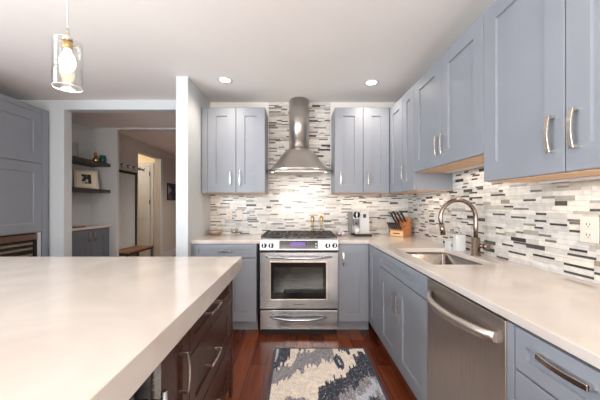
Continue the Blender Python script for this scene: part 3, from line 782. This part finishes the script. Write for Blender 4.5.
# ================================================================ counter items
def outlet(name, label, loc, rz, kind='duplex', w_=.07, h_=.115, group=None):
    r = thing(name, label, 'outlet' if kind == 'duplex' else 'switch', loc, rz, group)
    p = obj('cover_plate', boxes((-w_/2, w_/2, -.006, 0, -h_/2, h_/2)), M['plate'], r, .002)
    if kind == 'duplex':
        for z in (-.028, .02):
            s = obj('socket', boxes((-.017, .017, -.009, -.006, z-.012, z+.018)), M['plate'], p, .003)
            obj('slot', boxes((-.009, -.006, -.0095, -.009, z, z+.010), (.006, .009, -.0095, -.009, z, z+.008), (-.002, .002, -.0095, -.009, z-.008, z-.004)), M['blackmatte'], s)
    else:
        s = obj('rocker', boxes((-.016, .016, -.010, -.006, -.033, .033)), M['plate'], p, .002)
        obj('gap_line', boxes((-.0165, .0165, -.0066, -.006, -.0345, -.033), (-.0165, .0165, -.0066, -.006, .033, .0345)), M['keys'], p)
yb = WF-.0055
outlet('wall_outlet', 'white double outlet on the mosaic left of the range', (-.815, yb, 1.145), 0)
outlet('light_switch', 'white rocker switch beside the outlet left of the range', (-.69, yb, 1.145), 0, 'switch')
outlet('wall_outlet', 'large cream double outlet on the mosaic at the right edge of the photo', (WX-.0055, 1.325, 1.152), -PI/2, w_=.085, h_=.118)
outlet('light_switch', 'pale switch plate just nearer than the large right-hand outlet', (WX-.0055, 1.235, 1.152), -PI/2, 'switch', w_=.08, h_=.118)

# coffee machine
cm = thing('coffee_machine', 'white espresso machine with black dial on the back counter right of the range', 'appliance', (.715, 3.24, CT))
obj('base_tray', boxes((-.075, .112, -.01, .25, 0, .028)), M['blackmatte'], cm, .003)
obj('body', boxes((-.008, .102, .06, .24, .029, .285), (-.088, -.008, .115, .24, .029, .285), (-.088, -.008, .045, .115, .19, .285)), M['white'], cm, .006)
obj('water_tank', boxes((-.112, -.09, .08, .235, .029, .27)), mat('tank_grey', rgb(120, 118, 116), .25), cm, .004)
bm = bmesh.new(); lathe(bm, [(.038, 0), (.038, .012), (.034, .016), (.001, .016)], mx=Matrix.Rotation(PI/2, 4, 'X'), c=(-.048, .044, .238), n=28, cap0=True)
dl = obj('dial', bm, M['black'], cm); bm = bmesh.new(); bx(bm, -.053, -.043, .022, .0275, .205, .27); obj('dial_lever', bm, M['steel'], dl)
obj('brew_head', boxes((-.078, -.018, .07, .114, .115, .189)), mat('head_grey', rgb(110, 112, 116), .35, .4), cm, .004)
bm = bmesh.new(); tube(bm, [(-.048, .069, .14), (-.048, .05, .14)], .012, 14); obj('spout', bm, M['blackmatte'], cm)
obj('button_window', boxes((.03, .063, .0565, .0595, .205, .245)), M['black'], cm, .001)
obj('drip_grid', boxes((-.07, .1, -.004, .055, .0285, .0315)), M['steelv'], cm)
bm = bmesh.new(); lathe(bm, [(.001, 0), (.024, 0), (.031, .055), (.0285, .055), (.022, .004), (.001, .004)], n=24)
tag(obj('cup', bm, M['ceramic'], None, loc=(.715-.045, 3.24+.025, CT+.0325)), 'small white cup under the spout of the espresso machine', 'cup')

# knife block: slots lean back, maple front with dark lettering
kb = thing('knife_block', 'wooden knife block full of dark handles in the counter corner', 'knife block', (1.155, 3.30, CT), math.radians(-52))
bm = bmesh.new(); prof = [(-.07, 0), (-.07, .062), (-.045, .09), (.01, .115), (.07, .20), (.092, .185), (.092, 0)]   # along local x... y
A = [bm.verts.new(V(-.075, y, z)) for y, z in prof]; B = [bm.verts.new(V(.095, y, z)) for y, z in prof]
for k in range(7): bm.faces.new((A[k], A[(k+1) % 7], B[(k+1) % 7], B[k]))
bm.faces.new(A[::-1]); bm.faces.new(B); 
o = obj('block', bm, M['blockwood'], kb, .003)
M['blockfront'] = mat('pale_maple', rgb(232, 190, 140), .45)
lab = obj('front_plate', boxes((-.07, .09, -.0725, -.0705, .004, .06)), M['blockfront'], o, .001)
bm = bmesh.new()
for k, (a, b) in enumerate(((-.035, -.028), (-.024, -.010), (-.006, .012), (.016, .028), (.032, .05))): bx(bm, a, b, -.0735, -.0727, .026, .038)
obj('lettering', bm, M['blackmatte'], lab)
KM = kb.location.copy(); KR = Matrix.Translation(KM) @ Matrix.Rotation(math.radians(-52), 4, 'Z')
def knife(x, y, z, L_, tilt, side, label, group, steak=False):
    o = thing('knife' if not steak else 'steak_knife', label, 'knife', (0, 0, 0), 0, group)
    mtx = KR @ Matrix.Translation((x, y, z)) @ Matrix.Rotation(side, 4, 'Y') @ Matrix.Rotation(tilt, 4, 'X'); o.matrix_world = mtx
    o.location = mtx.translation; o.rotation_euler = mtx.to_euler()
    bm = bmesh.new(); w_ = .0078 if steak else .0105
    pts = [(0, 0, .002), (0, -.001, L_*.3), (0, .001, L_*.65), (0, -.004, L_)]
    tube(bm, pts, [w_*.9, w_, w_*1.05, w_*1.2], 8)
    obj('handle', bm, M['blackmatte'], o)
    bm = bmesh.new()
    for t in (.25, .5, .75): tube(bm, [(-w_*1.25, 0, L_*t), (w_*1.25, 0, L_*t)], .0018, 6)
    obj('rivet', bm, M['steel'], o)
for i, (x, y, z, l) in enumerate(((-.05, .028, .135, .135), (-.015, .032, .142, .15), (.025, .036, .15, .13), (.065, .04, .155, .12))):
    knife(x, y-.012, z+.006, l, math.radians(28), math.radians(-14), 'long black-handled knife standing in the top of the knife block', 'long knives in the block')
for i in range(7):
    knife(-.066+i*.0235, -.083, .078, .08, math.radians(16), math.radians(-12), 'short dark steak knife in the lower row of the knife block', 'steak knives in the block', True)

# bowl, dish, mills, spoon rest, glass
M['bowl'] = mat('bowl_wood', rgb(186, 160, 146), .35, .3)
bm = bmesh.new(); lathe(bm, [(.001, 0), (.035, 0), (.038, .004), (.066, .026), (.083, .056), (.080, .056), (.062, .030), (.034, .010), (.001, .008)], n=36)
tag(obj('bowl', bm, M['bowl'], None, loc=(-.945, 3.375, CT)), 'low pinkish metal bowl in the left corner of the back counter', 'bowl')
bm = bmesh.new(); lathe(bm, [(.001, 0), (.036, 0), (.042, .07), (.0395, .07), (.034, .005), (.001, .005)], n=28)
tag(obj('glass_tumbler', bm, M['glass'], None, loc=(-.735, 3.42, CT)), 'clear glass tumbler against the tiles below the switch', 'glass')
M['acryl'] = thin_glass('acrylic', (.9, .88, .82, 1), .05, 1.5, 1.5)
for x, lb in ((.182, 'left one of two brass and clear pepper mills behind the range'), (.288, 'right one of two brass and clear salt mills behind the range')):
    g = thing('spice_mill', lb, 'mill', (x, 3.469, CT), 0, 'brass topped mills behind the range')
    bm = bmesh.new(); lathe(bm, [(.021, 0), (.021, .05), (.018, .055)], n=20, cap0=True, cap1=True); obj('foot', bm, M['brass'], g)
    bm = bmesh.new(); lathe(bm, [(.018, .0555), (.018, .155)], n=20); obj('body', bm, M['acryl'], g)
    bm = bmesh.new(); lathe(bm, [(.020, .156), (.021, .16), (.021, .205), (.015, .212), (.005, .222), (.001, .224)], n=20, cap0=True); obj('cap', bm, M['brass'], g)
M['lilac'] = mat('lilac_glaze', rgb(190, 166, 196), .2); noisy(M['lilac'], rgb(120, 90, 130), rgb(236, 226, 234), ns=26, lo=.42, hi=.55)
bm = bmesh.new(); lathe(bm, [(.001, 0), (.03, 0), (.05, .02), (.056, .045), (.053, .045), (.046, .022), (.028, .005), (.001, .005)], n=28)
tag(obj('dish', bm, M['lilac'], None, loc=(.50, 3.32, CT)), 'small lilac patterned dish on the counter between range and espresso machine', 'dish')
# sink-side: soap dispenser and sponge holder
sd = thing('soap_dispenser', 'white square soap dispenser with wire pump behind the sink', 'dispenser', (1.235, 2.225, CT))
obj('bottle', boxes((-.036, .036, -.026, .026, 0, .125)), M['ceramic'], sd, .005)
bm = bmesh.new(); lathe(bm, [(.012, .1255), (.012, .14), (.004, .142), (.004, .172)], n=16, cap0=True, cap1=True); tube(bm, [(0, 0, .172), (-.015, 0, .178), (-.05, 0, .17)], .0045, 8)
obj('pump', bm, M['steel'], sd)
sh = thing('sponge_holder', 'low white ceramic holder with grey marks left of the soap dispenser', 'holder', (1.225, 2.315, CT))
obj('box', boxes((-.04, .04, -.03, -.024, 0, .07), (-.04, .04, .024, .03, 0, .07), (-.04, -.034, -.024, .024, 0, .07), (.034, .04, -.024, .024, 0, .07), (-.034, .034, -.024, .024, 0, .006)), M['ceramic'], sh)
obj('emblem', boxes((-.022, -.014, -.0306, -.0300, .02, .045), (-.008, .002, -.0306, -.0300, .018, .05), (.01, .022, -.0306, -.0300, .02, .04)), M['keys'], sh)

# ================================================================ niche: cabinet, shelves, ornaments
r = thing('base_cabinet', 'dark grey two-door cabinet at the bottom of the hall niche', 'cabinet', (NF-.0, 3.56, 0), PI/2)
W = NE-3.56-.006
NT = .915
obj('body', boxes((0, W, .022, .312, .09, NT)), M['nichepaint'], r, .001)
g = add_front(r, 'door', 0.02, .655, .1, NT-.012, M['nichepaint'], dict(x=.60, z=.80, L_=.13, y=-.02, wid=.02), st=.09)
g.location = (0, .021, 0)
g = add_front(r, 'door', .66, W-.06, .1, NT-.012, M['nichepaint'], dict(x=.71, z=.80, L_=.13, y=-.02, wid=.02), st=.09)
g.location = (0, .021, 0)
obj('toe_kick', boxes((0, W, .06, .08, 0, .089)), M['nichepaint'], r)
tag(obj('niche_countertop', boxes((NX+.001, NF+.012, 3.545, NE-.003, NT+.001, NT+.035)), M['quartz'], None, .002), 'pale stone top on the dark cabinet in the hall niche', 'countertop')
tag(obj('wall_shelf', boxes((NX+.001, NF-.0, 3.545, NE-.003, 1.865, 1.915)), M['shelfwood'], None, .002), 'upper dark floating shelf in the hall niche holding ornaments', 'shelf')
tag(obj('wall_shelf', boxes((NX+.001, NF-.0, 3.545, NE-.003, 1.452, 1.502)), M['shelfwood'], None, .002), 'lower dark floating shelf in the hall niche holding a picture frame', 'shelf')
bm = bmesh.new(); lathe(bm, [(.001, 0), (.045, 0), (.055, .03), (.055, .21), (.052, .21), (.052, .03), (.043, .006), (.001, .006)], n=28)
tag(obj('glass_vase', bm, M['glass'], None, loc=(-3.08, 4.02, 1.916)), 'clear glass vase at the near end of the upper niche shelf', 'vase')
gf = thing('ornament', 'gold bell-shaped ornament beside the teal jar on the upper niche shelf', 'ornament', (-3.07, 4.45, 1.916))
gf.scale = (.78, .78, .9)
bm = bmesh.new(); lathe(bm, [(.05, 0), (.058, .02), (.055, .06), (.035, .085), (.016, .095)], n=24, cap0=True, cap1=True); obj('base', bm, M['brass'], gf)
bm = bmesh.new(); lathe(bm, [(.012, .096), (.03, .11), (.034, .13), (.024, .155), (.001, .165)], n=20, cap0=True); obj('knob', bm, M['brass'], gf)
bm = bmesh.new(); lathe(bm, [(.038, 0), (.046, .03), (.049, .07), (.04, .105), (.042, .12), (.038, .12), (.036, .105), (.001, .1)], n=28, cap0=True)
tag(obj('jar', bm, M['teal'], None, loc=(-3.045, 4.573, 1.916)), 'dark teal glazed jar at the far end of the upper niche shelf', 'jar')
def pic(name, w_, h_, cols, parent, y=0, seed=1, z0=0):
    bm = bmesh.new(); cl = colour_layer(bm); rd = random.Random(seed); nx_, nz_ = 12, 16
    blobs = [(rd.random(), rd.random(), rd.choice(cols)) for _ in range(14)]
    for i in range(nx_):
        for j in range(nz_):
            a, b = (i+.5)/nx_, (j+.5)/nz_; c = min(blobs, key=lambda t: (t[0]-a)**2+(t[1]-b)**2)[2]
            q = [bm.verts.new(V(-w_/2+w_*(i+p)/nx_, y, z0+h_*(j+q_)/nz_)) for p, q_ in ((0, 0), (1, 0), (1, 1), (0, 1))]
            f = bm.faces.new(q)
            for l in f.loops: l[cl] = c
    o = obj(name, bm, M['picture'], parent); s = o.modifiers.new('t', 'SOLIDIFY'); s.thickness = .001; return o
# framed photo leaning at an angle on the lower shelf
pf = thing('picture_frame', 'silver picture frame with cream mat leaning on the lower niche shelf', 'picture frame', (-3.10, 4.31, 1.504), math.radians(62))
pf.rotation_euler = (math.radians(-12), 0, math.radians(50))
M['silver'] = mat('silver_frame', rgb(214, 206, 196), .4, .2); M['mat_'] = mat('cream_mat', rgb(238, 226, 204), .8)
fw, fh = .30, .285
obj('frame', boxes((-fw/2, fw/2, 0, .016, 0, .03), (-fw/2, fw/2, 0, .016, fh-.03, fh), (-fw/2, -fw/2+.03, 0, .016, .03, fh-.03), (fw/2-.03, fw/2, 0, .016, .03, fh-.03)), M['silver'], pf, .003)
obj('mat_board', boxes((-fw/2+.03, fw/2-.03, .008, .012, .03, fh-.03)), M['mat_'], pf)
pic('photo', .12, .14, [rgb(30, 38, 48), rgb(60, 110, 130), rgb(24, 26, 28), rgb(200, 196, 186), rgb(70, 90, 60)], pf, .0065, 4, .078)
obj('easel_back', boxes((-.03, .03, .017, .02, 0.02, .2)), M['blackmatte'], pf)
# magazines fanned on the niche top
cols = [(rgb(60, 40, 34), 0, 'dark brown', 'bottom'), (rgb(150, 70, 50), .007, 'rust red', 'middle'), (rgb(120, 150, 140), .014, 'pale green', 'topmost')]
for k, (c, dz, nm, wh) in enumerate(cols):
    o = obj('magazine', boxes((-.11, .11, -.14, .14, 0, .0065)), mat('cover_%s' % nm.replace(' ', '_'), c, .35), None, .001)
    o.location = (-3.115, 4.0+k*.012, NT+.0355+dz); o.rotation_euler = (0, 0, .06*k-.05)
    tag(o, '%s magazine, %s of the stack on the niche countertop' % (nm, wh), 'magazine')

# ================================================================ hall furniture
b = thing('bench', 'wooden bench with blue metal legs under the coat rack in the hall', 'bench', (-2.945, 5.24, 0))
obj('seat', boxes((-.15, .155, -.42, .43, .452, .48)), M['benchwood'], b, .003)
obj('apron', boxes((.14, .153, -.42, .43, .425, .451), (-.148, -.135, -.42, .43, .425, .451), (-.13, .135, .417, .43, .425, .451), (-.13, .135, -.42, -.407, .425, .451)), M['blackmatte'], b)
for x in (-.13, .135):
    for y in (-.40, .405): obj('leg', boxes((x-.015, x+.015, y-.015, y+.015, 0, .424)), M['blueleg'], b, .002)
cr = thing('coat_rack', 'black framed panel and hat rail with a row of dark hooks on the hall wall', 'coat rack', (HX, 4.82, 0))
obj('frame', boxes((.002, .03, .0, .78, 1.83, 1.875), (.002, .03, .74, .78, .49, 1.83), (.002, .03, 0, .035, .49, 1.83)), M['blackmatte'], cr, .002)
obj('panel', boxes((.002, .012, .035, .74, .49, 1.83)), M['trimw'], cr)
rail = obj('rail', boxes((.10, .115, .05, .86, 1.925, 1.96), (.002, .10, .06, .075, 1.935, 1.95), (.002, .10, .7, .715, 1.935, 1.95)), M['trimw'], cr, .001)
for y in (.1, .28, .46, .64, .80):
    bm = bmesh.new(); tube(bm, [(.116, y, 1.95), (.15, y, 1.945), (.165, y, 1.965)], .008, 8); tube(bm, [(.135, y, 1.944), (.14, y, 1.915), (.16, y, 1.91)], .007, 8); obj('hook', bm, M['blackmatte'], cr)
ar = thing('wall_picture', 'small dark abstract picture hanging on the grey hall wall', 'picture', (HX+.002, 7.2, 1.385), PI/2)
obj('frame', boxes((-.26, .26, -.022, -.002, 0, .40)), M['blackmatte'], ar, .002)
pic('artwork', .49, .37, [rgb(30, 30, 44), rgb(46, 44, 60), rgb(150, 150, 170), rgb(24, 22, 30), rgb(110, 70, 80)], ar, -.0235, 9, .015)
